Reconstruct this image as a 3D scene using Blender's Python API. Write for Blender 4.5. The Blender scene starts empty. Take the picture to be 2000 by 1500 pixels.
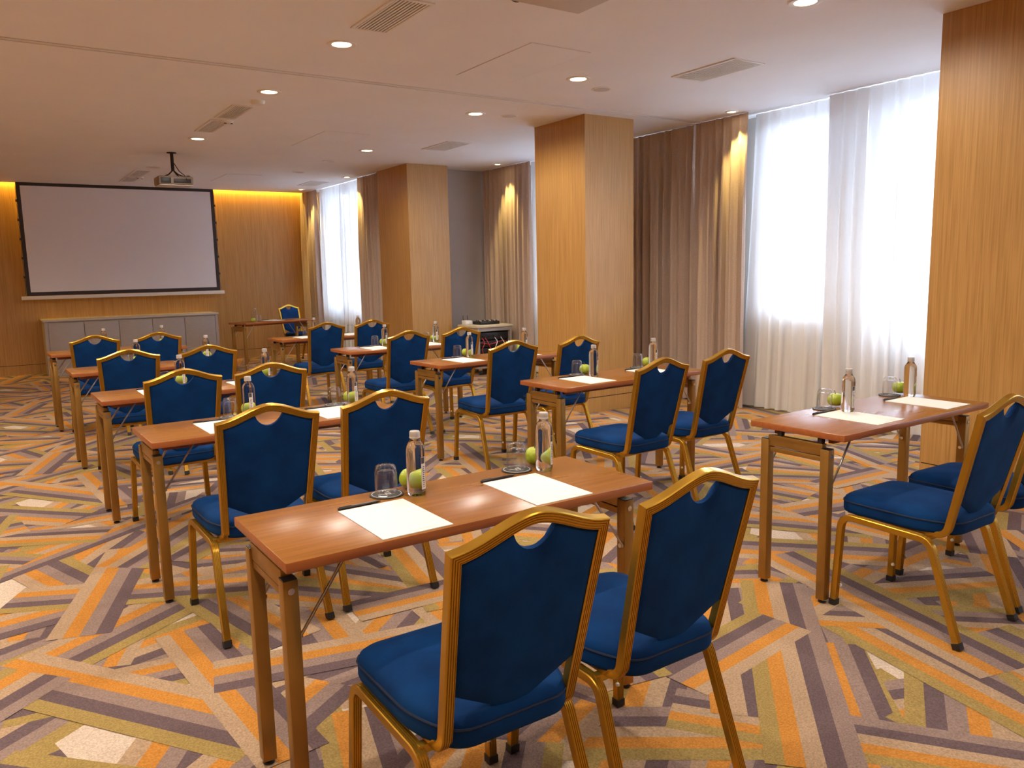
import bpy, bmesh, math, random
from mathutils import Vector, Matrix
sc = bpy.context.scene
COL = sc.collection
PI = math.pi
# ------------------------------------------------------------------ camera
F_PX, PITCH, YAW, ROLL, CAM_H = 1543.95, -0.1423, 0.5869, -0.0217, 1.4439
cd = bpy.data.cameras.new('camera'); cam = bpy.data.objects.new('camera', cd); COL.objects.link(cam)
fw = Vector((math.sin(YAW)*math.cos(PITCH), math.cos(YAW)*math.cos(PITCH), math.sin(PITCH)))
rt0 = Vector((math.cos(YAW), -math.sin(YAW), 0)); up0 = rt0.cross(fw)
rt = rt0*math.cos(ROLL) + up0*math.sin(ROLL); upv = -rt0*math.sin(ROLL) + up0*math.cos(ROLL)
M = Matrix((rt, upv, -fw)).transposed().to_4x4(); M.translation = (0, 0, CAM_H)
cam.matrix_world = M
cd.sensor_fit = 'HORIZONTAL'; cd.sensor_width = 36.0; cd.lens = 36.0*F_PX/2000.0
cd.clip_start = 0.05; cd.clip_end = 200
sc.camera = cam
# ------------------------------------------------------------------ world, exposure
w = bpy.data.worlds.new('sky'); sc.world = w; w.use_nodes = True
bg = w.node_tree.nodes['Background']; bg.inputs[0].default_value = (0.60, 0.77, 1.0, 1); bg.inputs[1].default_value = 36.0
sc.view_settings.view_transform = 'Standard'; sc.view_settings.look = 'None'
sc.view_settings.gamma = 1.0; sc.view_settings.use_curve_mapping = False
sc.view_settings.exposure = 0.46
sc.cycles.max_bounces = 10; sc.cycles.diffuse_bounces = 5; sc.cycles.glossy_bounces = 4
sc.cycles.transmission_bounces = 8; sc.cycles.transparent_max_bounces = 16
sc.cycles.caustics_reflective = False; sc.cycles.caustics_refractive = False
sc.cycles.sample_clamp_indirect = 6.0
sc.cycles.use_denoising = True
sc.cycles.adaptive_threshold = 0.025
DOWN_W = 15.0      # watts of one ceiling downlight
WARM = (1.0, 0.90, 0.76)
ZC = 2.918         # ceiling height
# ------------------------------------------------------------------ materials
def nodes(name):
    m = bpy.data.materials.new(name); m.use_nodes = True
    nt = m.node_tree; return m, nt, nt.nodes['Principled BSDF']
def plain(name, col, rough=0.5, metal=0.0, **kw):
    m, nt, b = nodes(name)
    b.inputs['Base Color'].default_value = (*col, 1); b.inputs['Roughness'].default_value = rough
    b.inputs['Metallic'].default_value = metal
    for k, v in kw.items(): b.inputs[k.replace('_', ' ')].default_value = v
    return m
def noisy(name, c1, c2, scale=(1, 1, 1), nscale=5.0, rough=0.5, metal=0.0, detail=4.0, bump=0.0, bscale=None, lo=0.35, hi=0.65, coat=0.0, sheen=0.0, sheen_tint=(1, 1, 1)):
    m, nt, b = nodes(name); N = nt.nodes; L = nt.links
    tc = N.new('ShaderNodeTexCoord'); mp = N.new('ShaderNodeMapping'); mp.inputs['Scale'].default_value = scale
    nz = N.new('ShaderNodeTexNoise'); nz.inputs['Scale'].default_value = nscale; nz.inputs['Detail'].default_value = detail
    cr = N.new('ShaderNodeValToRGB'); cr.color_ramp.elements[0].position = lo; cr.color_ramp.elements[1].position = hi
    cr.color_ramp.elements[0].color = (*c1, 1); cr.color_ramp.elements[1].color = (*c2, 1)
    L.new(tc.outputs['Object'], mp.inputs['Vector']); L.new(mp.outputs[0], nz.inputs['Vector'])
    L.new(nz.outputs['Fac'], cr.inputs[0]); L.new(cr.outputs[0], b.inputs['Base Color'])
    b.inputs['Roughness'].default_value = rough; b.inputs['Metallic'].default_value = metal
    b.inputs['Coat Weight'].default_value = coat
    if sheen:
        b.inputs['Sheen Weight'].default_value = sheen; b.inputs['Sheen Tint'].default_value = (*sheen_tint, 1); b.inputs['Sheen Roughness'].default_value = 0.4
    if bump:
        n2 = N.new('ShaderNodeTexNoise'); n2.inputs['Scale'].default_value = bscale or nscale*4; n2.inputs['Detail'].default_value = 3
        L.new(mp.outputs[0] if bscale is None else tc.outputs['Object'], n2.inputs['Vector'])
        bp = N.new('ShaderNodeBump'); bp.inputs['Strength'].default_value = bump; bp.inputs['Distance'].default_value = 0.002
        L.new(n2.outputs['Fac'], bp.inputs['Height']); L.new(bp.outputs[0], b.inputs['Normal'])
    return m
def emit(name, col, s):
    m = bpy.data.materials.new(name); m.use_nodes = True; nt = m.node_tree; nt.nodes.clear()
    e = nt.nodes.new('ShaderNodeEmission'); o = nt.nodes.new('ShaderNodeOutputMaterial')
    e.inputs[0].default_value = (*col, 1); e.inputs[1].default_value = s; nt.links.new(e.outputs[0], o.inputs[0]); return m
MT = {}
MT['oak'] = noisy('oak_veneer', (0.37, 0.185, 0.048), (0.53, 0.29, 0.090), (55, 55, 1.1), 2.2, rough=0.42, detail=5, bump=0.08, lo=0.3, hi=0.7)
MT['oak_dark'] = plain('groove_shadow_gap', (0.05, 0.025, 0.01), 0.8)
MT['top'] = noisy('cherry_laminate', (0.225, 0.084, 0.013), (0.30, 0.116, 0.020), (2.0, 34, 34), 1.6, rough=0.25, detail=5, lo=0.3, hi=0.7)
MT['top'].node_tree.nodes['Principled BSDF'].inputs['Specular IOR Level'].default_value = 0.30
MT['edge'] = noisy('cherry_edge', (0.30, 0.085, 0.022), (0.37, 0.11, 0.03), (2, 30, 30), 1.6, rough=0.3)
MT['gold'] = noisy('fluted_gold_aluminium', (0.50, 0.285, 0.030), (0.56, 0.32, 0.040), (1, 1, 1), 6, rough=0.27, metal=0.85)
MT['bronze'] = noisy('bronze_powder_coat', (0.32, 0.165, 0.034), (0.36, 0.19, 0.042), (1, 1, 1), 8, rough=0.36, metal=0.6)
MT['velvet'] = noisy('blue_velvet', (0.001, 0.019, 0.084), (0.002, 0.035, 0.138), (1, 1, 1), 7, rough=0.85, detail=6, bump=0.25, bscale=420, sheen=0.10, sheen_tint=(0.05, 0.35, 0.9)); MT['velvet'].node_tree.nodes['Principled BSDF'].inputs['Specular IOR Level'].default_value = 0.12
MT['piping'] = plain('blue_piping', (0.002, 0.012, 0.045), 0.8)
MT['black'] = plain('black_plastic', (0.012, 0.011, 0.012), 0.45)
MT['dark'] = plain('dark_bracket', (0.03, 0.02, 0.02), 0.5, 0.3)
MT['steel'] = plain('steel_rod', (0.55, 0.50, 0.44), 0.28, 1.0)
MT['chrome'] = plain('screw_chrome', (0.75, 0.72, 0.68), 0.2, 1.0)
MT['bumper'] = plain('clear_bumper', (0.75, 0.70, 0.62), 0.35)
MT['paper'] = plain('note_paper', (0.78, 0.75, 0.70), 0.75)
MT['print'] = plain('grey_print', (0.55, 0.50, 0.45), 0.8)
MT['pen'] = plain('black_pen', (0.015, 0.010, 0.010), 0.35)
MT['coaster'] = plain('coaster_black', (0.025, 0.022, 0.024), 0.7)
MT['white'] = plain('white_print', (0.72, 0.68, 0.62), 0.6)
MT['apple'] = noisy('green_apple_skin', (0.36, 0.46, 0.025), (0.48, 0.55, 0.06), (1, 1, 1), 18, rough=0.28, detail=3, coat=0.3)
MT['stem'] = plain('apple_stem', (0.10, 0.055, 0.02), 0.8)
MT['cap'] = plain('grey_cap', (0.50, 0.46, 0.43), 0.35, 0.4)
MT['label'] = plain('bottle_print', (0.05, 0.045, 0.045), 0.6)
MT['labelclear'] = plain('bottle_label_strip', (0.62, 0.58, 0.54), 0.5)
MT['ceil'] = noisy('ceiling_paint', (0.84, 0.83, 0.84), (0.87, 0.86, 0.87), (1, 1, 1), 1.6, rough=0.75, detail=6, bump=0.12, bscale=9)
MT['whitepaint'] = plain('white_paint', (0.80, 0.77, 0.73), 0.45)
MT['ventdark'] = plain('painted_gap_shade', (0.035, 0.03, 0.03), 0.8)  # near-black colour stands for the shade inside ceiling gaps
MT['grille'] = plain('grille_grey', (0.60, 0.55, 0.52), 0.55)
MT['greywall'] = noisy('grey_wall_paint', (0.44, 0.40, 0.39), (0.47, 0.43, 0.415), (1, 1, 1), 3, rough=0.7)
MT['plaster'] = plain('window_wall_plaster', (0.60, 0.56, 0.52), 0.8)
MT['frame'] = plain('window_frame_white', (0.72, 0.72, 0.72), 0.4)
MT['drape'] = noisy('taupe_drape_cloth', (0.46, 0.35, 0.285), (0.58, 0.45, 0.37), (30, 30, 160), 3, rough=0.9, detail=3, bump=0.2, sheen=0.25, sheen_tint=(1, .85, .7))
MT['screen'] = plain('screen_white', (0.86, 0.86, 0.93), 0.8)
MT['border'] = plain('screen_black_border', (0.035, 0.027, 0.032), 0.6)
MT['cab'] = noisy('grey_cabinet_laminate', (0.36, 0.31, 0.29), (0.40, 0.345, 0.32), (3, 3, 40), 4, rough=0.5)
MT['cabtop'] = plain('grey_cabinet_top', (0.50, 0.45, 0.42), 0.45)
MT['proj'] = noisy('projector_case', (0.20, 0.15, 0.12), (0.24, 0.18, 0.14), (1, 1, 1), 6, rough=0.5)
MT['lens'] = plain('lens_glass', (0.02, 0.015, 0.02), 0.05)
MT['rackgrey'] = plain('rack_grey', (0.34, 0.29, 0.25), 0.5)
MT['racktop'] = plain('rack_beige_top', (0.60, 0.50, 0.34), 0.5)
MT['red'] = plain('red_cable', (0.55, 0.03, 0.03), 0.5)
MT['lampon'] = emit('lamp_lens_lit', (1.0, 0.80, 0.52), 14.0)
MT['ledstrip'] = emit('led_strip', (1.0, 0.62, 0.10), 9.0)
MT['outside'] = plain('pale_pavement', (0.45, 0.45, 0.45), 0.9)
# clear thin glass: fresnel gloss over see-through, both walls modelled
def thin_glass():
    m = bpy.data.materials.new('clear_glass'); m.use_nodes = True; nt = m.node_tree; nt.nodes.clear()
    N = nt.nodes; t = N.new('ShaderNodeBsdfTransparent'); g = N.new('ShaderNodeBsdfGlossy'); f = N.new('ShaderNodeLayerWeight'); pw = N.new('ShaderNodeMath'); pw.operation = 'POWER'; pw.inputs[1].default_value = 3.0; ml = N.new('ShaderNodeMath'); ml.operation = 'MULTIPLY_ADD'; ml.inputs[1].default_value = 0.75; ml.inputs[2].default_value = 0.04
    t.inputs[0].default_value = (0.985, 0.985, 0.985, 1); g.inputs['Roughness'].default_value = 0.03
    f.inputs[0].default_value = 0.5; x = N.new('ShaderNodeMixShader'); o = N.new('ShaderNodeOutputMaterial')
    nt.links.new(f.outputs['Facing'], pw.inputs[0]); nt.links.new(pw.outputs[0], ml.inputs[0]); nt.links.new(ml.outputs[0], x.inputs[0]); nt.links.new(t.outputs[0], x.inputs[1]); nt.links.new(g.outputs[0], x.inputs[2]); nt.links.new(x.outputs[0], o.inputs[0])
    return m
MT['glass'] = thin_glass()
MT['bottle'] = plain('clear_bottle_water', (0.95, 0.94, 0.93), 0.03, 0.0, IOR=1.33, Transmission_Weight=1.0)
def sheer():
    m = bpy.data.materials.new('white_sheer_voile'); m.use_nodes = True; nt = m.node_tree; nt.nodes.clear(); N = nt.nodes
    d = N.new('ShaderNodeBsdfDiffuse'); d.inputs[0].default_value = (0.78, 0.74, 0.70, 1)
    t = N.new('ShaderNodeBsdfTranslucent'); t.inputs[0].default_value = (0.70, 0.70, 0.72, 1)
    p = N.new('ShaderNodeBsdfTransparent'); p.inputs[0].default_value = (1, 1, 1, 1)
    a = N.new('ShaderNodeMixShader'); a.inputs[0].default_value = 0.16
    b = N.new('ShaderNodeMixShader'); b.inputs[0].default_value = 0.035; o = N.new('ShaderNodeOutputMaterial')
    nt.links.new(d.outputs[0], a.inputs[1]); nt.links.new(t.outputs[0], a.inputs[2]); nt.links.new(a.outputs[0], b.inputs[1]); nt.links.new(p.outputs[0], b.inputs[2]); nt.links.new(b.outputs[0], o.inputs[0])
    return m
MT['sheer'] = sheer()
def carpet(name, col):
    m, nt, b = nodes(name); N = nt.nodes; L = nt.links
    tc = N.new('ShaderNodeTexCoord'); nz = N.new('ShaderNodeTexNoise'); nz.inputs['Scale'].default_value = 160; nz.inputs['Detail'].default_value = 3
    cr = N.new('ShaderNodeValToRGB'); cr.color_ramp.elements[0].position = 0.3; cr.color_ramp.elements[1].position = 0.72
    cr.color_ramp.elements[0].color = (*[c*0.74 for c in col], 1); cr.color_ramp.elements[1].color = (*[min(1, c*1.22) for c in col], 1)
    L.new(tc.outputs['Object'], nz.inputs['Vector']); L.new(nz.outputs['Fac'], cr.inputs[0]); L.new(cr.outputs[0], b.inputs['Base Color'])
    bp = N.new('ShaderNodeBump'); bp.inputs['Strength'].default_value = 0.5; bp.inputs['Distance'].default_value = 0.004
    L.new(nz.outputs['Fac'], bp.inputs['Height']); L.new(bp.outputs[0], b.inputs['Normal'])
    b.inputs['Roughness'].default_value = 0.95; b.inputs['Specular IOR Level'].default_value = 0.1
    return m
CARPET = {'cream': (0.60, 0.48, 0.38), 'tan': (0.42, 0.285, 0.18), 'orange': (0.52, 0.220, 0.042), 'mauve': (0.28, 0.195, 0.165),
          'plum': (0.140, 0.094, 0.098), 'olive': (0.34, 0.235, 0.080)}
for k, c in CARPET.items(): MT['c_'+k] = carpet('carpet_'+k, c)
# ------------------------------------------------------------------ mesh helpers
def finish(bm, name, mats, parent=None, loc=None, rz=0.0, smooth=40.0):
    me = bpy.data.meshes.new(name)
    bmesh.ops.recalc_face_normals(bm, faces=bm.faces[:]) if smooth is not None else None
    bm.to_mesh(me); bm.free()
    for m in (mats if isinstance(mats, (list, tuple)) else [mats]): me.materials.append(MT[m])
    if smooth:
        for p in me.polygons: p.use_smooth = True
        me.set_sharp_from_angle(angle=math.radians(smooth))
    o = bpy.data.objects.new(name, me); COL.objects.link(o)
    if parent: o.parent = parent
    if loc: o.location = loc
    o.rotation_euler[2] = rz
    return o
def box(bm, x0, x1, y0, y1, z0, z1, bev=0.0, mi=0):
    r = bmesh.ops.create_cube(bm, size=1.0)
    bmesh.ops.scale(bm, vec=(x1-x0, y1-y0, z1-z0), verts=r['verts'])
    bmesh.ops.translate(bm, vec=((x0+x1)/2, (y0+y1)/2, (z0+z1)/2), verts=r['verts'])
    fs = set(f for v in r['verts'] for f in v.link_faces)
    for f in fs: f.material_index = mi
    if bev:
        es = list(set(e for v in r['verts'] for e in v.link_edges))
        q = bmesh.ops.bevel(bm, geom=es, offset=bev, segments=2, affect='EDGES', profile=0.5)
        for f in q['faces']: f.material_index = mi
def bobj(name, dims, mat, parent=None, bev=0.0, **kw):
    bm = bmesh.new(); box(bm, *dims, bev=bev); return finish(bm, name, mat, parent, **kw)
def tube(bm, pts, r, n=8, caps=True):
    pts = [Vector(p) for p in pts]; rings = []
    ref = None
    for i, p in enumerate(pts):
        t = (pts[min(i+1, len(pts)-1)] - pts[max(i-1, 0)]).normalized()
        if ref is None:
            ref = Vector((0, 0, 1)) if abs(t.z) < 0.9 else Vector((1, 0, 0))
        a = t.cross(ref).normalized(); b = a.cross(t).normalized(); ref = b
        rr = r[i] if isinstance(r, (list, tuple)) else r
        rings.append([bm.verts.new(p + a*rr*math.cos(2*PI*k/n) + b*rr*math.sin(2*PI*k/n)) for k in range(n)])
    for A, B in zip(rings, rings[1:]):
        for k in range(n): bm.faces.new((A[k], A[(k+1) % n], B[(k+1) % n], B[k]))
    if caps: bm.faces.new(rings[0][::-1]); bm.faces.new(rings[-1])
def lathe(bm, prof, n=24, c=(0, 0, 0), mi=0):
    rings = []
    for r, z in prof:
        if r < 1e-6: rings.append([bm.verts.new((c[0], c[1], c[2]+z))])
        else: rings.append([bm.verts.new((c[0]+r*math.cos(2*PI*k/n), c[1]+r*math.sin(2*PI*k/n), c[2]+z)) for k in range(n)])
    for A, B in zip(rings, rings[1:]):
        for k in range(n):
            a, b = A[k % len(A)], A[(k+1) % len(A)]; d, e = B[k % len(B)], B[(k+1) % len(B)]
            if len(A) == 1 and len(B) == 1: continue
            if len(A) == 1: f = bm.faces.new((a, e, d))
            elif len(B) == 1: f = bm.faces.new((a, b, d))
            else: f = bm.faces.new((a, b, e, d))
            f.material_index = mi
def fillet(pts, rad, n=7):
    pts = [Vector(p) for p in pts]; out = [pts[0]]
    for i in range(1, len(pts)-1):
        p = pts[i]; a = (pts[i-1]-p); b = (pts[i+1]-p); la, lb = a.length, b.length; a.normalize(); b.normalize()
        ang = a.angle(b); d = min(rad[i-1]/math.tan(ang/2), la*0.49, lb*0.49)
        s, e = p+a*d, p+b*d
        for k in range(n+1):
            t = k/n; out.append(s*(1-t)**2 + p*2*t*(1-t) + e*t*t)
    out.append(pts[-1]); return out
def flute_profile(wd, dp, g=4):
    """(side, normal) outline of a tube with g grooves on both normal faces"""
    hw, hd = wd/2, dp/2; c = 0.0025; pts = []
    def face(sgn):
        q = [(-(hw-c), hd)]
        span = 2*(hw-c); st = span/g; gd = 0.0020
        for i in range(g):
            m = -(hw-c) + st*(i+0.5)
            q += [(m-0.0018, hd), (m-0.0011, hd-gd), (m+0.0011, hd-gd), (m+0.0018, hd)]
        q += [((hw-c), hd)]
        return q if sgn > 0 else [(-a, -b) for a, b in q]
    pts = face(1) + [(hw, hd-c), (hw, -(hd-c))] + face(-1) + [(-hw, -(hd-c)), (-hw, hd-c)]
    return pts
def sweep(bm, frames, prof, caps=True):
    """frames: (centre, side, normal)"""
    rings = [[bm.verts.new(c + s*a + n*b) for a, b in prof] for c, s, n in frames]
    k = len(prof)
    for A, B in zip(rings, rings[1:]):
        for i in range(k): bm.faces.new((A[i], A[(i+1) % k], B[(i+1) % k], B[i]))
    if caps: bm.faces.new(rings[0][::-1]); bm.faces.new(rings[-1])
def tag(o, label=None, cat=None, group=None, kind=None):
    if label: o['label'] = label
    if cat: o['category'] = cat
    if group: o['group'] = group
    if kind: o['kind'] = kind
    return o
def empty(name, loc=(0, 0, 0), rz=0.0):
    o = bpy.data.objects.new(name, None); o.empty_display_size = 0.1; COL.objects.link(o)
    o.location = loc; o.rotation_euler[2] = rz; return o
def copy_tree(o, parent=None):
    c = o.copy(); COL.objects.link(c); c.parent = parent
    for ch in o.children: copy_tree(ch, c)
    return c
def struct(o): o['kind'] = 'structure'; return o
# ------------------------------------------------------------------ the room shell
X_L, Y_N = -3.0, -2.6                 # unseen left wall and wall behind the camera
Y_B = 14.384                          # panelled wall with the screen
XP0, XP1 = 4.98, 5.61                 # pillars
X_C, X_W = 6.38, 6.66                 # curtain plane and window wall of the deep bays
X_C1, X_W1 = 5.02, 5.30               # the same for the bay next to the screen
Y_G = 10.31                           # short grey wall
# floor with a patterned carpet: bands of parallel stripes laid over one another
def clip(poly, x0, x1, y0, y1):
    for ax, v, sg in ((0, x0, 1), (0, x1, -1), (1, y0, 1), (1, y1, -1)):
        out = []
        for i in range(len(poly)):
            p, q = poly[i], poly[(i+1) % len(poly)]
            ip, iq = (p[ax]-v)*sg >= 0, (q[ax]-v)*sg >= 0
            if ip: out.append(p)
            if ip != iq:
                t = (v-p[ax])/(q[ax]-p[ax]); out.append((p[0]+t*(q[0]-p[0]), p[1]+t*(q[1]-p[1])))
        poly = out
        if not poly: return poly
    return poly
def make_floor():
    rnd = random.Random(11); T = 3.3; bands = []
    seqs = [['tan', 'orange', 'mauve', 'plum'], ['olive', 'plum', 'mauve', 'orange', 'tan'], ['plum', 'mauve', 'orange', 'tan'],
            ['tan', 'orange', 'mauve', 'plum', 'olive'], ['olive', 'mauve', 'plum', 'tan', 'orange'], ['mauve', 'plum', 'tan', 'orange', 'olive']]
    cells = [(i, j) for i in range(10) for j in range(10)]; rnd.shuffle(cells)
    for n, (i, j) in enumerate(cells):
        bands.append(((i+rnd.uniform(.1, .9))*T/10, (j+rnd.uniform(.1, .9))*T/10, rnd.uniform(0, PI), rnd.uniform(0.65, 1.45), rnd.uniform(.050, .066), rnd.choice(seqs)))
    names = ['cream', 'tan', 'orange', 'mauve', 'plum', 'olive']
    me = bpy.data.meshes.new('floor'); V = []; Fc = []; MI = []
    xa, xb, ya, yb = X_L-.14, X_W+0.15, Y_N-.14, Y_B+.14
    V += [(xa, ya, -.0045), (xb, ya, -.0045), (xb, yb, -.0045), (xa, yb, -.0045), (xa, ya, -.12), (xb, ya, -.12), (xb, yb, -.12), (xa, yb, -.12)]
    Fc += [(0, 1, 2, 3), (7, 6, 5, 4), (0, 4, 5, 1), (1, 5, 6, 2), (2, 6, 7, 3), (3, 7, 4, 0)]; MI += [0]*6
    for ti in range(-2, 3):
        for tj in range(-2, 5):
            for n, (bx, by, a, ln, sw, seq) in enumerate(bands):
                z = -.0044 + n*.000036
                ca, sa = math.cos(a), math.sin(a); k = len(seq)
                for s, colr in enumerate(seq):
                    v0, v1 = (s-k/2)*sw, (s+1-k/2)*sw
                    q = [(bx+ti*T+ca*u-sa*v, by+tj*T+sa*u+ca*v) for u, v in ((-ln/2, v0), (ln/2, v0), (ln/2, v1), (-ln/2, v1))]
                    q = clip(q, xa, xb, ya, yb)
                    if len(q) < 3: continue
                    b0 = len(V); V += [(x, y, z) for x, y in q]; Fc.append(tuple(range(b0, b0+len(q)))); MI.append(names.index(colr))
    me.from_pydata(V, [], Fc)
    for nme in names: me.materials.append(MT['c_'+nme])
    me.polygons.foreach_set('material_index', MI)
    o = bpy.data.objects.new('floor', me); COL.objects.link(o); return struct(o)
make_floor()
# ceiling, stopping short of the panelled wall: light slot behind its edge
bm = bmesh.new()
box(bm, X_L, X_W+.1, Y_N, 5.905, ZC, ZC+.2); box(bm, X_L, X_W+.1, 5.985, 14.29, ZC, ZC+.2)
box(bm, X_L, X_W+.1, 5.905, 5.985, ZC+.012, ZC+.2); box(bm, X_L, X_C1+.3, 14.29, Y_B+.1, ZC+.14, ZC+.2)
struct(finish(bm, 'ceiling', 'ceil', smooth=None))
tr = bobj('trim_1', (X_L, X_C, 5.925, 5.965, ZC-.001, ZC+.012), 'whitepaint', bev=.002); struct(tr)
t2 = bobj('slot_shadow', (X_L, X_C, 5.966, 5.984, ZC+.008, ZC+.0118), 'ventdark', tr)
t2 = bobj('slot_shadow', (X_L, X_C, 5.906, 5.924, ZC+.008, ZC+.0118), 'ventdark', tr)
ZG = 0.152
def panelled(name, x0, x1, y0, y1, ztop=ZC):
    """wood-veneered wall block with a shadow-gap groove and a flush plinth"""
    o = bobj(name, (x0, x1, y0, y1, ZG+.004, ztop), 'oak', smooth=None); struct(o)
    e = .006
    bobj('groove', (x0+e, x1-e, y0+e, y1-e, ZG-.004, ZG+.004), 'oak_dark', o, smooth=None)
    bobj('plinth', (x0, x1, y0, y1, -.004, ZG-.004), 'oak', o, smooth=None)
    return o
panelled('wall_back', X_L, X_W1+.2, Y_B, Y_B+.15, ZC+.2)
panelled('wall_left', X_L-.15, X_L, Y_N, Y_B, ZC+.2)
panelled('wall_near', X_L, X_W+.2, Y_N-.15, Y_N, ZC+.2)
panelled('pillar', XP0, XP1, 6.133, 6.96)
panelled('pillar', XP0, XP1, 9.957, 10.93)
panelled('pillar', XP0, XP1, 1.80, 2.715)
struct(bobj('wall_grey', (XP1-.3, X_W, Y_G, Y_G+.12, 0, ZC), 'greywall', smooth=None))
def window_wall(name, xw, y0, y1, openings, n0):
    bm = bmesh.new(); t = .16; ys = y0
    for (a, b, z0, z1) in openings:
        if a > ys: box(bm, xw, xw+t, ys, a, 0, ZC)
        box(bm, xw, xw+t, a, b, 0, z0); box(bm, xw, xw+t, a, b, z1, ZC); ys = b
    if y1 > ys: box(bm, xw, xw+t, ys, y1, 0, ZC)
    struct(finish(bm, name, 'plaster', smooth=None))
    for i, (a, b, z0, z1) in enumerate(openings):
        bm = bmesh.new(); f = .055; x0, x1 = xw+.05, xw+.11
        box(bm, x0, x1, a, b, z0, z0+f); box(bm, x0, x1, a, b, z1-f, z1)
        k = max(1, round((b-a)/.95))
        for j in range(k+1):
            c = a + (b-a)*j/k; c = min(max(c, a+f/2), b-f/2); box(bm, x0, x1, c-f/2, c+f/2, z0+f, z1-f)
        wn = struct(finish(bm, 'window_%d' % (n0+i), 'frame', smooth=None))
        for j in range(k): bobj('pane', (xw+.078, xw+.082, a+(b-a)*j/k+f/2, a+(b-a)*(j+1)/k-f/2, z0+f, z1-f), 'glass', wn, smooth=None)
        bobj('sill', (xw-.05, xw+.05, a-.03, b+.03, z0-.03, z0), 'frame', wn, bev=.004)
        ld = bpy.data.lights.new('sky_portal', 'AREA'); ld.shape = 'RECTANGLE'; ld.size = b-a; ld.size_y = z1-z0
        ld.cycles.is_portal = True
        lo = bpy.data.objects.new('sky_portal', ld); COL.objects.link(lo); lo.location = (xw+.14, (a+b)/2, (z0+z1)/2)
        lo.rotation_euler = Matrix(((0, 0, 1), (1, 0, 0), (0, 1, 0))).to_euler()   # light shines along its -Z = world -X
window_wall('wall_window_deep', X_W, Y_N, Y_G, [(-1.4, 1.3, .85, 2.82), (2.55, 3.98, .82, 2.85), (4.22, 5.28, .98, 2.85), (7.15, 9.0, .9, 2.85)], 1)
window_wall('wall_window_screen', X_W1, Y_G+.12, Y_B, [(11.70, 12.47, .85, 2.88), (12.59, 13.56, .85, 2.88)], 5)
struct(bobj('ground_outside', (X_W+.4, 60, -40, 60, -.4, -.15), 'outside', smooth=None))
# ------------------------------------------------------------------ light from the cove above the screen wall
def cove(x0, x1):
    r = empty('led_strip', ((x0+x1)/2, 14.34, ZC+.13)); h = (x1-x0)/2
    tag(r, 'amber LED strip hidden in the ceiling slot above the screen wall', 'light')
    bobj('channel', (-h, h, -.012, .012, 0, .010), 'whitepaint', r); bobj('diffuser', (-h, h, -.009, .009, -.004, -.0005), 'ledstrip', r)
    ld = bpy.data.lights.new('led_light', 'AREA'); ld.shape = 'RECTANGLE'; ld.size = x1-x0; ld.size_y = .02; ld.energy = 19*(x1-x0)/2.0
    ld.color = (1.0, .66, .10); lo = bpy.data.objects.new('led_light', ld); COL.objects.link(lo); lo.parent = r; lo.location = (0, 0, -.01)
cove(X_L+.05, X_C1+.1)
# ------------------------------------------------------------------ ceiling downlights
def make_downlight(lit=True, r=.075):
    root = empty('downlight')
    bm = bmesh.new(); lathe(bm, [(r*.82, .004), (r*.84, -.004), (r*1.0, -.008), (r*1.22, -.006), (r*1.28, 0), (r*1.28, .004)], 28); finish(bm, 'trim_ring', 'whitepaint', root)
    bm = bmesh.new(); lathe(bm, [(0, -.0035), (r*.6, -.003), (r*.84, -.001)], 24); finish(bm, 'lens', 'lampon' if lit else 'grille', root)
    return root
def light_in(root, watts, size=140, rad=.05, col=WARM, aim=None, blend=.9):
    ld = bpy.data.lights.new('lamp_light', 'SPOT'); ld.energy = watts*4; ld.spot_size = math.radians(size); ld.spot_blend = blend; ld.shadow_soft_size = rad; ld.color = col
    lo = bpy.data.objects.new('lamp_light', ld); COL.objects.link(lo); lo.parent = root; lo.location = (0, 0, -.02)
    if aim: lo.rotation_euler = Vector(aim).to_track_quat('-Z', 'Y').to_euler()
d_on, d_off = make_downlight(True), make_downlight(False)
d_small = make_downlight(True, .048)
RW = {2.1: 'row over the inner aisle', 4.05: 'row beside the pillars', .15: 'added row along the open side', -1.8: 'added row by the far left wall'}  # open-side and left-wall rows are unseen, added for warm light on the left
first = {}
def put(proto, loc, label, cat='downlight', group=None):
    k = proto.name
    o = proto if k not in first else copy_tree(proto)
    first[k] = 1; o.location = loc; tag(o, label, cat, group); return o
on = []
for x in (2.1, 4.05, .15, -1.8):
    for y in (-.5, 1.5, 3.0, 5.06, 6.61, 9.14):
        if (x == 4.05 and y < 2) or (x == -1.8 and y < 0): continue
        near = {-.5: 'added sixth', 1.5: 'fifth', 3.0: 'fourth', 5.06: 'third', 6.61: 'second', 9.14: 'first'}[y]  # lamps behind the camera are unseen, added to light the chair backs
        on.append(put(d_on, (x, y, ZC), 'lit round downlight, %s from the screen in the %s' % (near, RW[x]), group='lit ceiling downlights'))
for (x, y, t) in ((2.1, 11.7, 'above the projector side'), (4.0, 11.45, 'beside the screen-end window bay'), (.15, 11.7, 'on the open side near the screen'), (3.98, 10.2, 'between the pillars and the access panel')):
    put(d_off, (x, y, ZC), 'unlit round recessed downlight in the ceiling ' + t, group='unlit ceiling downlights')
small = []
for (x, y, t) in ((6.2, 5.39, 'taupe drape beside the large sheer window'), (6.17, 9.52, 'drape behind the equipment rack'), (4.84, 11.72, 'drape beside the far pillar'), (4.80, 13.69, 'drape in the screen-wall corner')):
    small.append(put(d_small, (x, y, ZC), 'small lit spotlight grazing the ' + t, group='curtain spotlights'))
for o in on: light_in(o, DOWN_W, 168, blend=.55)
for o in small: light_in(o, 13, 58, .015, (1.0, .76, .25), aim=(.19, 0, -.8), blend=.7)
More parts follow.
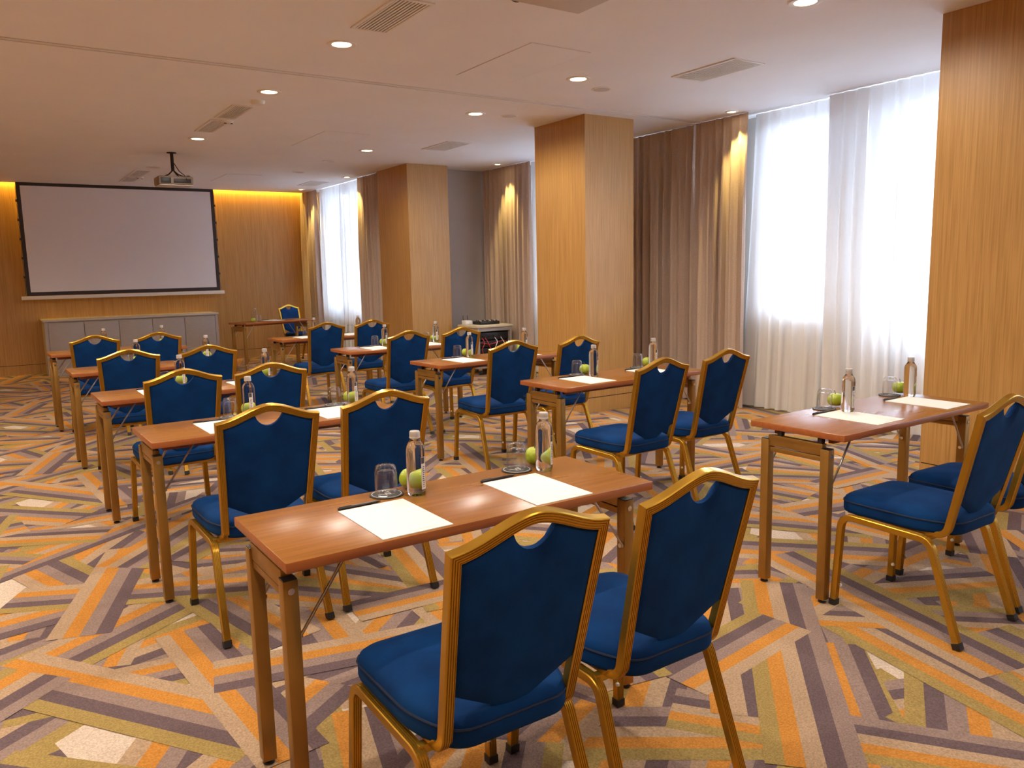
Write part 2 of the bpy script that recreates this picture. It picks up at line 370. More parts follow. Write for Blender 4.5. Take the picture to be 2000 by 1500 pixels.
# ------------------------------------------------------------------ ceiling fittings
def vent(x0, x1, y0, y1, n, label, fine=False):
    r = empty('ceiling_vent', ((x0+x1)/2, (y0+y1)/2, ZC)); tag(r, label, 'vent', 'ceiling vents'); hx, hy = (x1-x0)/2, (y1-y0)/2; f = .022
    bm = bmesh.new()
    for d in ((-hx, hx, -hy, -hy+f), (-hx, hx, hy-f, hy), (-hx, -hx+f, -hy+f, hy-f), (hx-f, hx, -hy+f, hy-f)): box(bm, *d, -.008, -.0002, .002)
    finish(bm, 'frame', 'whitepaint', r)
    bobj('shade_backing', (-hx+f, hx-f, -hy+f, hy-f, -.0012, -.0002), 'ventdark', r, smooth=None)  # flat sheet at ceiling level, duct shade put into its dark colour
    me = None; st = (hx-f)*2/n
    for i in range(n):
        c = -hx+f+st*(i+.5)
        if me is None:
            o = bobj('slat', (-st*.28, st*.28, -hy+f, hy-f, -.0065, -.0015), 'whitepaint', r, smooth=None); me = o.data
        else:
            o = bpy.data.objects.new('slat', me); COL.objects.link(o); o.parent = r
        o.location = (c, 0, 0)
    return r
vent(2.01, 2.25, 4.07, 4.70, 9, 'white slatted ceiling vent in front of the partition track')
vent(1.97, 2.165, 7.23, 7.87, 8, 'slatted ceiling vent next to the white smoke detector')
vent(1.965, 2.155, 7.99, 8.68, 8, 'slatted ceiling vent overlapped by the alarm with two dark eyes')
vent(1.92, 2.13, 12.05, 12.80, 7, 'slatted ceiling vent near the screen, nearer the projector of the pair')
vent(1.92, 2.13, 12.95, 13.55, 7, 'slatted ceiling vent near the screen, nearer the wall of the pair')
vent(4.645, 4.98, 4.02, 4.65, 12, 'wide fine-mesh ceiling grille in the bay of the large sheer window', True)
vent(4.58, 4.90, 8.10, 8.75, 12, 'wide fine-mesh ceiling grille between the two wood pillars', True)
vent(4.52, 4.84, 12.38, 13.07, 12, 'wide fine-mesh ceiling grille beside the screen-end window', True)
def access(x0, x1, y0, y1, label):
    r = empty('access_panel', ((x0+x1)/2, (y0+y1)/2, ZC)); tag(r, label, 'panel', 'ceiling access panels'); hx, hy = (x1-x0)/2, (y1-y0)/2; g = .006
    bobj('seam', (-hx, hx, -hy, hy, -.0012, -.0002), 'grille', r, smooth=None)
    bobj('leaf', (-hx+g, hx-g, -hy+g, hy-g, -.003, -.0012), 'ceil', r, smooth=None)
access(3.15, 3.65, 4.42, 5.41, 'white ceiling access panel in front of the partition track')
access(3.13, 3.63, 8.10, 9.18, 'white ceiling access panel between track and projector')
access(3.13, 3.63, 12.0, 13.0, 'white ceiling access panel nearest the projection screen')
def round_fit(name, x, y, r, h, label, cat, mat='whitepaint', eyes=False):
    o = empty(name, (x, y, ZC)); tag(o, label, cat)
    bm = bmesh.new(); lathe(bm, [(r*1.0, 0), (r*1.0, -h*.5), (r*.86, -h), (0, -h)], 28); finish(bm, 'cover', 'whitepaint', o)
    bm = bmesh.new(); lathe(bm, [(r*.8, -h-.0004), (r*.78, -h-.002), (0, -h-.002)], 24); finish(bm, 'grille', mat, o)
    if eyes:
        for s in (-1, 1):
            bm = bmesh.new(); lathe(bm, [(.014, 0), (.013, -.006), (0, -.007)], 12, (s*.028, -r*.55, -h*.9)); finish(bm, 'sensor_eye', 'black', o)
round_fit('ceiling_speaker', 4.445, 5.247, .085, .006, 'round ceiling speaker beside the third pillar-row downlight', 'speaker', 'grille')
round_fit('ceiling_speaker', 4.39, 6.546, .085, .006, 'round ceiling speaker just in front of the middle wood pillar', 'speaker', 'grille')
round_fit('smoke_detector', 2.117, 6.99, .06, .03, 'white domed smoke detector beside slatted vent and downlight', 'detector')
round_fit('motion_sensor', 2.12, 7.99, .055, .03, 'white alarm with two dark eyes over the middle slatted vents', 'detector', eyes=True)
round_fit('motion_sensor', 2.10, 12.86, .055, .03, 'white alarm with two dark eyes at the vents near the screen', 'detector', eyes=True)
# ------------------------------------------------------------------ projectors
def make_projector():
    r = empty('projector')
    bm = bmesh.new(); box(bm, -.195, .195, -.15, .15, -.385, -.285, .018); finish(bm, 'case', 'proj', r)
    bm = bmesh.new(); box(bm, -.185, .185, -.14, .14, -.393, -.385, .002); finish(bm, 'base', 'grille', r)
    bobj('vent_grille', (-.17, -.06, -.153, -.1505, -.37, -.305), 'black', r, bev=.001)
    bobj('connector_panel', (-.03, .165, -.153, -.1505, -.365, -.315), 'dark', r, bev=.001)
    bm = bmesh.new(); tube(bm, [(-.11, .15, -.335), (-.11, .185, -.335)], .045, 20); l = finish(bm, 'lens_barrel', 'black', r)
    bm = bmesh.new(); tube(bm, [(-.11, .185, -.335), (-.11, .188, -.335)], .036, 20); finish(bm, 'lens', 'lens', l)
    bm = bmesh.new(); lathe(bm, [(0, 0), (.055, 0), (.055, -.008), (0, -.008)], 20); finish(bm, 'ceiling_plate', 'dark', r)
    bm = bmesh.new(); tube(bm, [(0, 0, -.008), (0, 0, -.215)], .019, 14); finish(bm, 'pole', 'dark', r)
    for s in (-1, 1):
        for t in (-1, 1):
            bm = bmesh.new(); tube(bm, [(0, 0, -.2), (s*.05, t*.03, -.255), (s*.11, t*.08, -.284)], .007, 8); finish(bm, 'mount_arm', 'dark', r)
    bm = bmesh.new(); tube(bm, fillet([(.012, -.02, -.12), (.06, -.05, -.22), (.10, -.13, -.275), (.12, -.16, -.33)], [.05, .04]), .005, 6); finish(bm, 'cable', 'black', r)
    bm = bmesh.new(); lathe(bm, [(.022, -.285), (.022, -.272), (0, -.268)], 14, (.15, -.09, 0)); finish(bm, 'focus_knob', 'dark', r)
    return r
pj = make_projector(); pj.location = (2.05, 10.27, ZC); tag(pj, 'ceiling projector hanging on its pole in front of the screen', 'projector', 'ceiling projectors')
p2 = copy_tree(pj); p2.location = (2.06, 2.66, ZC); tag(p2, 'ceiling projector over the chairs, camera side of the partition track', 'projector', 'ceiling projectors')
# ------------------------------------------------------------------ projection screen
def make_screen():
    Y = 14.20; r = empty('projection_screen', (2.03, Y, 1.17)); tag(r, 'large pull-down projection screen with black border on the oak wall', 'screen')
    x0, x1, z0, z1 = -1.435, 1.42, .05, 1.76
    b = .055
    bobj('fabric', (x0+b, x1-b, -.001, .001, z0+b, z1-.06), 'screen', r, smooth=None)
    for nm, d in (('border', (x0, x0+b, z0, z1)), ('border', (x1-b, x1, z0, z1)), ('border', (x0+b, x1-b, z0, z0+b)), ('border', (x0+b, x1-b, z1-.06, z1))):
        bobj(nm, (d[0], d[1], -.003, .003, d[2], d[3]), 'border', r, smooth=None)
    bm = bmesh.new(); box(bm, -1.51, 1.485, -.02, .02, -.01, .045, .006); finish(bm, 'bottom_bar', 'whitepaint', r)
    for s, xe in ((-1, x0), (1, x1)):
        zs = [z0+.02] + [z0 + (z1-z0)*k/6 for k in range(1, 6)] + [z1-.02]
        for k in range(1, 6): bobj('tension_tab', (xe-.02 if s < 0 else xe-.005, xe+.005 if s < 0 else xe+.02, -.003, .003, zs[k]-.018, zs[k]+.018), 'border', r, bev=.001)
        pts = []
        for k in range(6):
            for t in (0, .25, .5, .75): pts.append((xe+s*(.016-.012*math.sin(PI*t)), 0, zs[k]+(zs[k+1]-zs[k])*t))
        pts.append((xe+s*.016, 0, zs[-1])); bm = bmesh.new(); tube(bm, pts, .003, 6); finish(bm, 'tension_cord', 'border', r)
make_screen()
# ------------------------------------------------------------------ low cabinet
def make_cabinet():
    x0, x1, y0, h = .757, 3.283, 13.81, .855
    r = empty('low_cabinet', ((x0+x1)/2, y0, 0)); tag(r, 'long low grey cabinet with five doors under the projection screen', 'cabinet')
    hw = (x1-x0)/2; D = Y_B-y0-.004
    bobj('body', (-hw, hw, .02, D, .0, h-.03), 'cab', r, smooth=None)
    bm = bmesh.new(); box(bm, -hw-.015, hw+.015, -.012, D, h-.03, h, .004); finish(bm, 'top', 'cabtop', r)
    bobj('stile', (-hw, -hw+.045, .0, .02, 0, h-.032), 'cab', r); bobj('stile', (hw-.045, hw, .0, .02, 0, h-.032), 'cab', r)
    bobj('kick_rail', (-hw+.045, hw-.045, .006, .02, 0, .05), 'cab', r)
    w_ = (2*hw-.09)/5
    for i in range(5):
        a = -hw+.045+w_*i
        dr = bobj('door', (a+.004, a+w_-.004, .0, .0195, .055, h-.055), 'cab', r, bev=.002)
make_cabinet()
# ------------------------------------------------------------------ curtains
def curtain(name, x, y0, y1, mat, label, cat, pl, amp, seed, ztop=ZC-.006, zb=.012, group=None, flare=0.0, heading=True):
    rnd = random.Random(seed); L = abs(y1-y0); ncol = max(24, int(L/.0125)); nrow = 16
    ph = rnd.uniform(0, 6); k1 = 2*PI/pl; mods = [(rnd.uniform(.6, 1.6), rnd.uniform(0, 6), rnd.uniform(.25, .6)) for _ in range(4)]
    bm = bmesh.new(); grid = []
    for j in range(nrow+1):
        t = j/nrow; z = ztop+(zb-ztop)*t; row = []
        for i in range(ncol+1):
            s = i/ncol; yy = y0+(y1-y0)*s
            d = s*L
            warp = sum(a*math.sin(f*2*PI*d/.8+p + .35*t*math.sin(3*p)) for f, p, a in mods)*.9
            th = k1*d+ph+warp*(.7+.5*t)
            am = amp*(.42+.75*min(1, t*3))*(.75+.35*math.sin(1.7*d/pl+seed))
            off = am*(math.sin(th)+.28*math.sin(2*th+seed))
            yv = yy + .35*am*math.sin(th*2+1)*math.sin(PI*s) - flare*t*(1-s)*(1 if y1 > y0 else -1)
            row.append(bm.verts.new((x+off, yv, z)))
        grid.append(row)
    for j in range(nrow):
        for i in range(ncol): bm.faces.new((grid[j][i], grid[j+1][i], grid[j+1][i+1], grid[j][i+1]))
    o = finish(bm, name, mat, smooth=75); tag(o, label, cat, group); return o
curtain('drape', X_C, 7.25, 5.99, 'drape', 'taupe blackout drape beside the middle wood pillar', 'curtain', .105, .040, 1)
curtain('drape', X_C-.03, 5.985, 5.30, 'drape', 'taupe blackout drape lit by spotlight next to the large sheers', 'curtain', .10, .040, 2)
curtain('sheer_curtain', X_C+.13, 5.36, 4.16, 'sheer', 'white sheer curtain beside the spotlit taupe drape', 'curtain', .13, .030, 3, flare=.14)
curtain('sheer_curtain', X_C+.01, 4.46, 2.62, 'sheer', 'white sheer curtain ending behind the nearest wood pillar', 'curtain', .12, .034, 4)
curtain('sheer_curtain', X_C+.05, 1.75, -1.8, 'sheer', 'white sheer curtain on the window beyond the nearest wood pillar', 'curtain', .13, .034, 12)
curtain('drape', X_C, 10.27, 9.05, 'drape', 'taupe blackout drape behind the equipment rack', 'curtain', .105, .040, 5)
curtain('sheer_curtain', X_C+.07, 9.10, 7.0, 'sheer', 'narrow glimpse of white sheer curtain between rack and middle pillar', 'curtain', .13, .032, 6)
curtain('drape', X_C1, 14.37, 13.56, 'drape', 'taupe blackout drape in the corner by the screen wall', 'curtain', .10, .038, 7)
curtain('sheer_curtain', X_C1+.07, 13.60, 11.70, 'sheer', 'white sheer curtain over the window next to the screen wall', 'curtain', .13, .034, 8)
curtain('drape', X_C1, 11.74, 10.94, 'drape', 'taupe blackout drape beside the far wood pillar', 'curtain', .10, .038, 9)
# ------------------------------------------------------------------ chair
def make_chair():
    root = empty('banquet_chair'); prof = flute_profile(.028, .026)
    BK0 = Vector((0, -.176, .408)); BK1 = Vector((0, -.288, .885)); d = (BK1-BK0).normalized(); n = Vector((0, -d.z, d.y))   # rearward normal
    XB, XT = .166, .190
    def frames2d(path, flip=1):
        out = []
        for i, p in enumerate(path):
            t = (path[min(i+1, len(path)-1)]-path[max(i-1, 0)]).normalized()
            s = Vector((1, 0, 0)); nn = s.cross(t).normalized(); out.append((p, s, nn))
        return out
    for s in (-1, 1):
        full = fillet([(s*.215, .254, .014), (s*.201, .240, .394), (s*.201, -.132, .386), (s*.213, -.264, .014)], [.055, .055])
        cut = len(full)//2
        for seg, front in ((full[:cut]+[(full[cut-1]+full[cut])/2], True), ([(full[cut-1]+full[cut])/2]+full[cut:], False)):
            bm = bmesh.new(); sweep(bm, frames2d(seg), prof); lg = finish(bm, 'leg', 'gold', root, smooth=35)
            e = seg[0] if front else seg[-1]; q = seg[1] if front else seg[-2]; dr = (e-q).normalized()
            bm = bmesh.new(); c0 = e-dr*.012; fr = []
            for k in (0, 1): fr.append((c0+dr*(.0+k*.026), Vector((1, 0, 0)), Vector((1, 0, 0)).cross(dr)))
            sweep(bm, fr, [(-.0155, -.0145), (.0155, -.0145), (.0155, .0145), (-.0155, .0145)])
            for v in bm.verts: v.co.z = max(v.co.z, 0.0)
            finish(bm, 'foot_cap', 'black', lg)
            if front:
                bm = bmesh.new(); tube(bm, [(s*.200, .238, .085), (s*.193, .238, .085)], [.008, .006], 10); finish(bm, 'stacking_bumper', 'bumper', lg)
    # bent side tubes: seat rail curving up into the back post, mitred to the crest
    def crest(u):   # in-plane height above the post top
        return .056*(.68*math.cos(PI*u/(2*XT))**2+.32*(1-(math.sqrt((u/XT)**2+.006)-.0775)/(math.sqrt(1.006)-.0775)))
    def crest_pt(u): return BK1 + Vector((u, 0, 0)) + d*crest(u)
    N = 24; us = [-XT+2*XT*i/N for i in range(N+1)]
    cp = [crest_pt(u) for u in us]; cfr = []
    for i, p in enumerate(cp):
        t = (cp[min(i+1, N)]-cp[max(i-1, 0)]).normalized(); cfr.append([p, n.cross(t).normalized(), n])   # side lies in the back plane
    for s in (-1, 1):
        path = fillet([(s*.160, .232, .414), (s*XB, -.176, .408), (s*XT, BK1.y, BK1.z)], [.05], 9)
        fr = frames2d(path); fr = [list(f) for f in fr]
        e = path[-1]; tp = (path[-1]-path[-2]).normalized(); sp = n.cross(tp).normalized()
        fr[-2] = [fr[-2][0], sp*(1 if sp.x > 0 else -1), n*(1 if fr[-2][2].dot(n) > 0 else -1)]
        sg = -1 if s < 0 else 1
        ci = 0 if s < 0 else N; cs = cfr[ci][1]
        a = sp if sp.x > 0 else -sp                  # post width direction (+x)
        b = cs if cs.dot(d) > 0 else -cs             # crest width direction (up)
        m = (a*s + b)/(1+(a*s).dot(b))               # mitre direction: outer corner
        fr[-1] = [e, m*s, fr[-2][2]]
        bm = bmesh.new(); sweep(bm, fr, prof); finish(bm, 'back_post', 'gold', root, smooth=35)
        cfr[ci] = [e, m if cs.dot(d) > 0 else -m, n]
    bm = bmesh.new(); sweep(bm, cfr, prof); finish(bm, 'crest_rail', 'gold', root, smooth=35)
    for y in (.19, -.11):
        bm = bmesh.new(); box(bm, -.2, .2, y-.011, y+.011, .378, .400, .002); finish(bm, 'crossbar', 'gold', root)
    # upholstered back panel with scooped hand hole and pointed foot
    H = (BK1-BK0).length; nc, nr = 36, 14
    def xin(wv): return XB+(XT-XB)*wv/H-.0125
    def top(u):
        a = abs(u); base = H-.0125+crest(u)
        if a < .055: return min(base, H-.0125+crest(.055)-.052*(1-(a/.055)**2)**.7)
        return base
    def bot(u): a = abs(u)/.152; return .060+.090*(math.sqrt(a*a+.012)-.11)
    bm = bmesh.new(); front = []; back = []
    for i in range(nc+1):
        s = -1+2*i/nc; s = math.copysign(abs(s)**.9, s); cf, cb = [], []
        for j in range(nr+1):
            v = j/nr
            u = s*.165
            for _ in range(3):
                wv = bot(u)+(top(u)-bot(u))*v; u = s*xin(wv)
            wv = bot(u)+(top(u)-bot(u))*v
            eu = min(1, (1-abs(s))/.16); ev = min(1, min(v, 1-v)/.10); e = math.sqrt(max(0, 1-(1-eu)**2))*math.sqrt(max(0, 1-(1-ev)**2))
            p = BK0+Vector((u, 0, 0))+d*wv
            cf.append(bm.verts.new(p-n*(.006+.016*e))); cb.append(bm.verts.new(p+n*(.006+.006*e)))
        front.append(cf); back.append(cb)
    for i in range(nc):
        for j in range(nr):
            bm.faces.new((front[i][j], front[i+1][j], front[i+1][j+1], front[i][j+1])); bm.faces.new((back[i][j], back[i][j+1], back[i+1][j+1], back[i+1][j]))
    for i in range(nc):
        bm.faces.new((front[i][0], back[i][0], back[i+1][0], front[i+1][0])); bm.faces.new((front[i][nr], front[i+1][nr], back[i+1][nr], back[i][nr]))
    for j in range(nr):
        bm.faces.new((front[0][j], front[0][j+1], back[0][j+1], back[0][j])); bm.faces.new((front[nc][j], back[nc][j], back[nc][j+1], front[nc][j+1]))
    finish(bm, 'backrest', 'velvet', root, smooth=50)
    # seat cushion
    def outline(k=64):
        pts = []
        ctrl = [(-.205, .262, .075), (.205, .262, .075), (.205, -.085, .09), (.150, -.215, .05), (-.150, -.215, .05), (-.205, -.085, .09)]
        m_ = len(ctrl)
        for i in range(m_):
            p = Vector(ctrl[i][:2]); a = Vector(ctrl[i-1][:2])-p; b = Vector(ctrl[(i+1) % m_][:2])-p; r_ = min(ctrl[i][2], a.length*.48, b.length*.48)
            a.normalize(); b.normalize()
            for q in range(9):
                t = q/8; w0, w1, w2 = (1-t)**2, 2*t*(1-t), t*t
                pts.append((p+a*r_)*w0+p*w1+(p+b*r_)*w2)
        return pts
    ol = outline(); c = Vector((0, .03)); bm = bmesh.new(); rings = []
    lay = [(.94, .409), (.985, .414), (1.0, .424), (1.0, .455), (.995, .462), (.975, .474), (.93, .483), (.80, .491), (.55, .497), (.25, .499)]
    for sc_, z in lay: rings.append([bm.verts.new((c.x+(p.x-c.x)*sc_, c.y+(p.y-c.y)*sc_, z)) for p in ol])
    k = len(ol)
    for A, B in zip(rings, rings[1:]):
        for i in range(k): bm.faces.new((A[i], A[(i+1) % k], B[(i+1) % k], B[i]))
    bm.faces.new(rings[0][::-1]); bm.faces.new(rings[-1])
    st = finish(bm, 'seat', 'velvet', root, smooth=60)
    bm = bmesh.new(); rr = [Vector((c.x+(p.x-c.x)*1.002, c.y+(p.y-c.y)*1.002, .459)) for p in ol[::2]]; rr.append(rr[0]); tube(bm, rr, .0035, 6, False); finish(bm, 'piping', 'piping', st)
    return root
chair0 = make_chair(); chairs_used = []
def put_chair(x, y, rz, label, group=None):
    o = chair0 if not chairs_used else copy_tree(chair0)
    chairs_used.append(o); o.location = (x, y, 0); o.rotation_euler[2] = rz; tag(o, label, 'chair', group); return o
# ------------------------------------------------------------------ folding table
TL, TD, TH = 1.222, .468, .75
def make_table():
    r = empty('training_table')
    bm = bmesh.new(); box(bm, 0, TL, 0, TD, TH-.028, TH, .003); t = finish(bm, 'tabletop', ['top', 'edge'], r)
    for p in t.data.polygons:
        if abs(p.normal.z) < .5: p.material_index = 1
    for xs, dr in ((.033, 1), (TL-.033, -1)):
        for y in (.098, .398):
            bm = bmesh.new(); box(bm, xs-.02, xs+.02, y-.02, y+.02, .014, .673, .002); lg = finish(bm, 'leg', 'bronze', r)
            bobj('leg_cap', (xs-.018, xs+.018, y-.018, y+.018, .673, .676), 'black', lg)
            bm = bmesh.new(); lathe(bm, [(0, 0), (.017, 0), (.017, .005), (.006, .008), (.006, .015), (0, .015)], 14, (xs, y, 0)); finish(bm, 'glide_foot', 'dark', lg)
            sy = -1 if y < .2 else 1
            bm = bmesh.new(); tube(bm, [(xs, y+sy*.0205, .645), (xs, y+sy*.0235, .645)], .009, 12); finish(bm, 'bolt', 'chrome', lg)
            bm = bmesh.new(); tube(bm, [(xs+dr*.020, y, .515), (xs+dr*.026, y, .515)], .008, 10); finish(bm, 'bolt', 'chrome', lg)
            bm = bmesh.new(); tube(bm, [(xs+dr*.023, y+sy*.012, .512), (xs+dr*.023, y+sy*.012, .520), (xs+dr*.155, y+sy*.012, .708), (xs+dr*.165, y+sy*.012, .722)], .0045, 8); finish(bm, 'brace_rod', 'steel', r)
        bm = bmesh.new(); box(bm, xs-.014, xs+.014, .112, .384, .644, .694, .002); finish(bm, 'end_beam', 'bronze', r)
        bm = bmesh.new(); box(bm, xs-.012, xs+.012, .118, .378, .618, .640, .002); finish(bm, 'end_beam', 'bronze', r)
        for y in (.128, .328): bobj('spacer', (xs-.012, xs+.012, y-.010, y+.010, .694, .7225), 'dark', r)
    for y in (.10, .37): bobj('stretcher', (.06, TL-.06, y-.012, y+.012, .694, .722), 'edge', r)
    return r
table0 = make_table(); tables_used = []
def put_table(x, y, rz, label, group=None):
    o = table0 if not tables_used else copy_tree(table0)
    tables_used.append(o); o.location = (x, y, 0); o.rotation_euler[2] = rz; tag(o, label, 'table', group); return o
# ------------------------------------------------------------------ table setting
def make_bottle():
    r = empty('water_bottle')
    bm = bmesh.new(); lathe(bm, [(0, .002), (.024, 0), (.0285, .004), (.030, .012), (.030, .146), (.0292, .153), (.0268, .161), (.0225, .168), (.0180, .174), (.0155, .179), (.0150, .188), (0, .188)], 28); finish(bm, 'body', 'bottle', r, smooth=50)
    bm = bmesh.new(); lathe(bm, [(.0155, .183), (.0172, .1835), (.0172, .187), (.0162, .188), (.0166, .1895), (.0166, .201), (.0150, .205), (0, .205)], 24); finish(bm, 'cap', 'cap', r, smooth=40)
    def patch(bm, a0, a1, z0, z1, rad, k=6):
        A = [bm.verts.new((rad*math.cos(a0+(a1-a0)*i/k), rad*math.sin(a0+(a1-a0)*i/k), z0)) for i in range(k+1)]
        B = [bm.verts.new((rad*math.cos(a0+(a1-a0)*i/k), rad*math.sin(a0+(a1-a0)*i/k), z1)) for i in range(k+1)]
        for i in range(k): bm.faces.new((A[i], A[i+1], B[i+1], B[i]))
    c = math.radians(-75)
    bm = bmesh.new(); patch(bm, c-.33, c+.33, .022, .125, .0304); lb = finish(bm, 'label_strip', 'labelclear', r)
    bm = bmesh.new(); patch(bm, c-.30, c+.16, .104, .124, .0308)
    rnd = random.Random(4)
    for i in range(11): z = .030+i*.0062; patch(bm, c-.10-rnd.random()*.12, c+.02+rnd.random()*.14, z, z+.0026, .0308, 3)
    finish(bm, 'print', 'label', lb)
    return r
def make_tumbler():
    r = empty('tumbler')
    bm = bmesh.new(); R = .036; n = 32
    lathe(bm, [(R, 0), (R, .006), (R*.99, .04), (R*.97, .066), (R*.90, .082), (R*.72, .092), (R*.35, .095), (0, .095), ], n)
    lathe(bm, [(R, 0), (R-.0025, 0), (R-.0035, .04), (R-.0055, .062), (R*.70, .074), (R*.4, .077), (0, .077)], n)
    finish(bm, 'glass_wall', 'glass', r, smooth=60)
    bm = bmesh.new()   # thick cut base, turned up
    k = 12
    for i in range(k):
        a = 2*PI*i/k; q = [(R*.86, .079), (R*.80, .088), (R*.62, .0935)]
        tube(bm, [(x*math.cos(a), x*math.sin(a), z) for x, z in q], [.0022, .003, .0018], 6)
    finish(bm, 'cut_base', 'glass', r, smooth=60)
    return r
def make_apple():
    r = empty('green_apple'); bm = bmesh.new(); prof = []
    for i in range(19):
        t = PI*i/18; rad = .037*math.sin(t)**.9*(1.0+.06*math.cos(t)); z = -.034*math.cos(t)
        if t > PI*.72: z -= .010*((t-PI*.72)/(PI*.28))**2
        if t < PI*.2: z += .005*(1-t/(PI*.2))
        prof.append((rad if 0 < i < 18 else 0, z+.034-.0002))
    lathe(bm, prof, 24)
    for v in bm.verts:
        a = math.atan2(v.co.y, v.co.x); f = 1+.025*math.cos(5*a); v.co.x *= f; v.co.y *= f
        v.co.z = max(0.0, v.co.z)
    finish(bm, 'flesh', 'apple', r, smooth=80)
    bm = bmesh.new(); tube(bm, [(0, 0, .055), (.001, .001, .068), (.005, .003, .078)], [.0016, .0014, .002], 6); finish(bm, 'stem', 'stem', r)
    return r
def make_coaster():
    r = empty('coaster'); bm = bmesh.new(); R = .054
    lathe(bm, [(0, 0), (R-.001, 0), (R, .001), (R, .003), (R-.001, .004), (0, .004)], 36); finish(bm, 'disc', 'coaster', r)
    bm = bmesh.new(); lathe(bm, [(R-.0085, .0040), (R-.0085, .0043), (R-.0070, .0043), (R-.0070, .0040)], 40); finish(bm, 'ring_print', 'white', r)
    bm = bmesh.new(); z = .0043
    st = [(-.020, .012), (-.008, -.014), (.0, .010), (.008, -.014), (.016, .016)]
    def stroke(p, q, w_):
        p, q = Vector((*p, z)), Vector((*q, z)); t = (q-p).normalized(); s = Vector((-t.y, t.x, 0))*w_
        bm.faces.new([bm.verts.new(v) for v in (p-s, q-s, q+s, p+s)])
    for k, (p, q) in enumerate(zip(st, st[1:])): stroke(p, q, .0017 if k % 2 == 0 else .0008)
    stroke((-.026, .012), (-.015, .012), .0008); stroke((.011, .0165), (.024, .0165), .0008); stroke((-.018, -.018), (.018, -.018), .0005)
    finish(bm, 'monogram', 'white', r, smooth=None)
    return r
def make_pad():
    r = empty('note_paper'); bm = bmesh.new(); box(bm, 0, .212, 0, .312, 0, .0022); finish(bm, 'sheets', 'paper', r, smooth=None)
    bobj('footer_print', (.085, .165, .016, .0185, .0022, .0024), 'print', r, smooth=None)
    return r
def make_pen():
    r = empty('pen'); bm = bmesh.new(); z = .0048
    tube(bm, [(0, 0, z), (.006, 0, z), (.125, 0, z), (.138, 0, z)], [.0035, .0046, .0046, .0012], 10); finish(bm, 'barrel', 'pen', r)
    bobj('clip', (.004, .042, -.0012, .0012, z+.0045, z+.006), 'dark', r)
    return r
protos = {'bottle': make_bottle(), 'tumbler': make_tumbler(), 'apple': make_apple(), 'coaster': make_coaster(), 'paper': make_pad(), 'pen': make_pen()}
LOOK = {'bottle': 'clear water bottle with grey cap', 'tumbler': 'upturned clear tumbler on black coaster', 'apple': 'green apple', 'coaster': 'round black monogrammed coaster', 'paper': 'white note paper', 'pen': 'black pen above note paper'}
CAT = {'bottle': 'bottle', 'tumbler': 'glass', 'apple': 'apple', 'coaster': 'coaster', 'paper': 'paper', 'pen': 'pen'}
GRP = {'bottle': 'water bottles on the tables', 'tumbler': 'upturned tumblers on the tables', 'apple': 'green apples on the tables', 'coaster': 'black coasters on the tables', 'paper': 'note paper on the tables', 'pen': 'pens on the tables'}
pused = {}
def place(kind, x, y, z, rz, where):
    o = protos[kind] if kind not in pused else copy_tree(protos[kind])
    pused[kind] = 1; o.location = (x, y, z); o.rotation_euler[2] = rz
    tag(o, LOOK[kind]+' '+where, CAT[kind], GRP[kind]); return o
srnd = random.Random(5)
def setting(T, px, py, co, bo, ap, where):
    """T: table matrix (x, y, rz); all offsets are in the table's own frame"""
    x0, y0, a = T; ca, sa = math.cos(a), math.sin(a)
    def W(u, v): return x0+ca*u-sa*v, y0+sa*u+ca*v
    z = TH
    place('paper', *W(px, py), z, a+srnd.uniform(-.012, .012), where)
    place('pen', *W(px+srnd.uniform(0, .004), py+.3215), z, a+srnd.uniform(-.02, .03), where)
    place('coaster', *W(*co), z, a+srnd.uniform(-.3, .3), where)
    place('tumbler', *W(*co), z+.0044, 0, where)
    place('bottle', *W(*bo), z, a+srnd.uniform(-.35, .35), where)
    place('apple', *W(*ap), z, srnd.uniform(0, 6), where)
ORD = ['first', 'second', 'third', 'fourth', 'fifth']
# (row from the screen, column, x, y, rz, chairs [(x, y, rz)], paper x offsets)
ROWS = [
 (5, 'inner', .554, 1.844, .003, [(.915, 1.60, .0), (1.430, 1.61, .015)], (.264, .763), {}),
 (5, 'window', 2.863, 1.872, .02, [(3.132, 1.675, .0), (3.655, 1.69, -.03)], (.300, .893), dict(b=(.20, .304), c=(.18, .408), b2=(.245, .355), c2=(.19, .425))),
 (4, 'inner', .546, 3.598, .02, [(.884, 3.35, .02), (1.405, 3.38, .0)], (.250, .800), {}),
 (4, 'window', 2.824, 3.664, .03, [(3.088, 3.44, .04), (3.690, 3.51, .03)], (.218, .808), dict(b=(.257, .300), c=(.213, .41), b2=(.275, .36), c2=(.18, .41))),
 (3, 'inner', .520, 5.043, .017, [(.872, 4.86, .03), (1.365, 4.82, -.05)], (.240, .790), {}),
 (3, 'window', 2.819, 5.20, .05, [(3.155, 4.98, -.05), (3.700, 4.96, .08)], (.222, .790), {}),
 (2, 'inner', .514, 6.707, .019, [(.846, 6.45, -.04), (1.356, 6.37, .02)], (.240, .790), {}),
 (2, 'window', 2.712, 6.703, .005, [(3.045, 6.48, .03), (3.57, 6.49, .05)], (.240, .800), {}),
 (1, 'inner', .500, 8.577, .03, [(.831, 8.29, -.04), (1.336, 8.22, .0)], (.240, .790), {}),
 (1, 'window', 2.672, 8.51, .03, [(2.99, 8.30, .03), (3.51, 8.30, .02)], (.240, .790), {}),
]
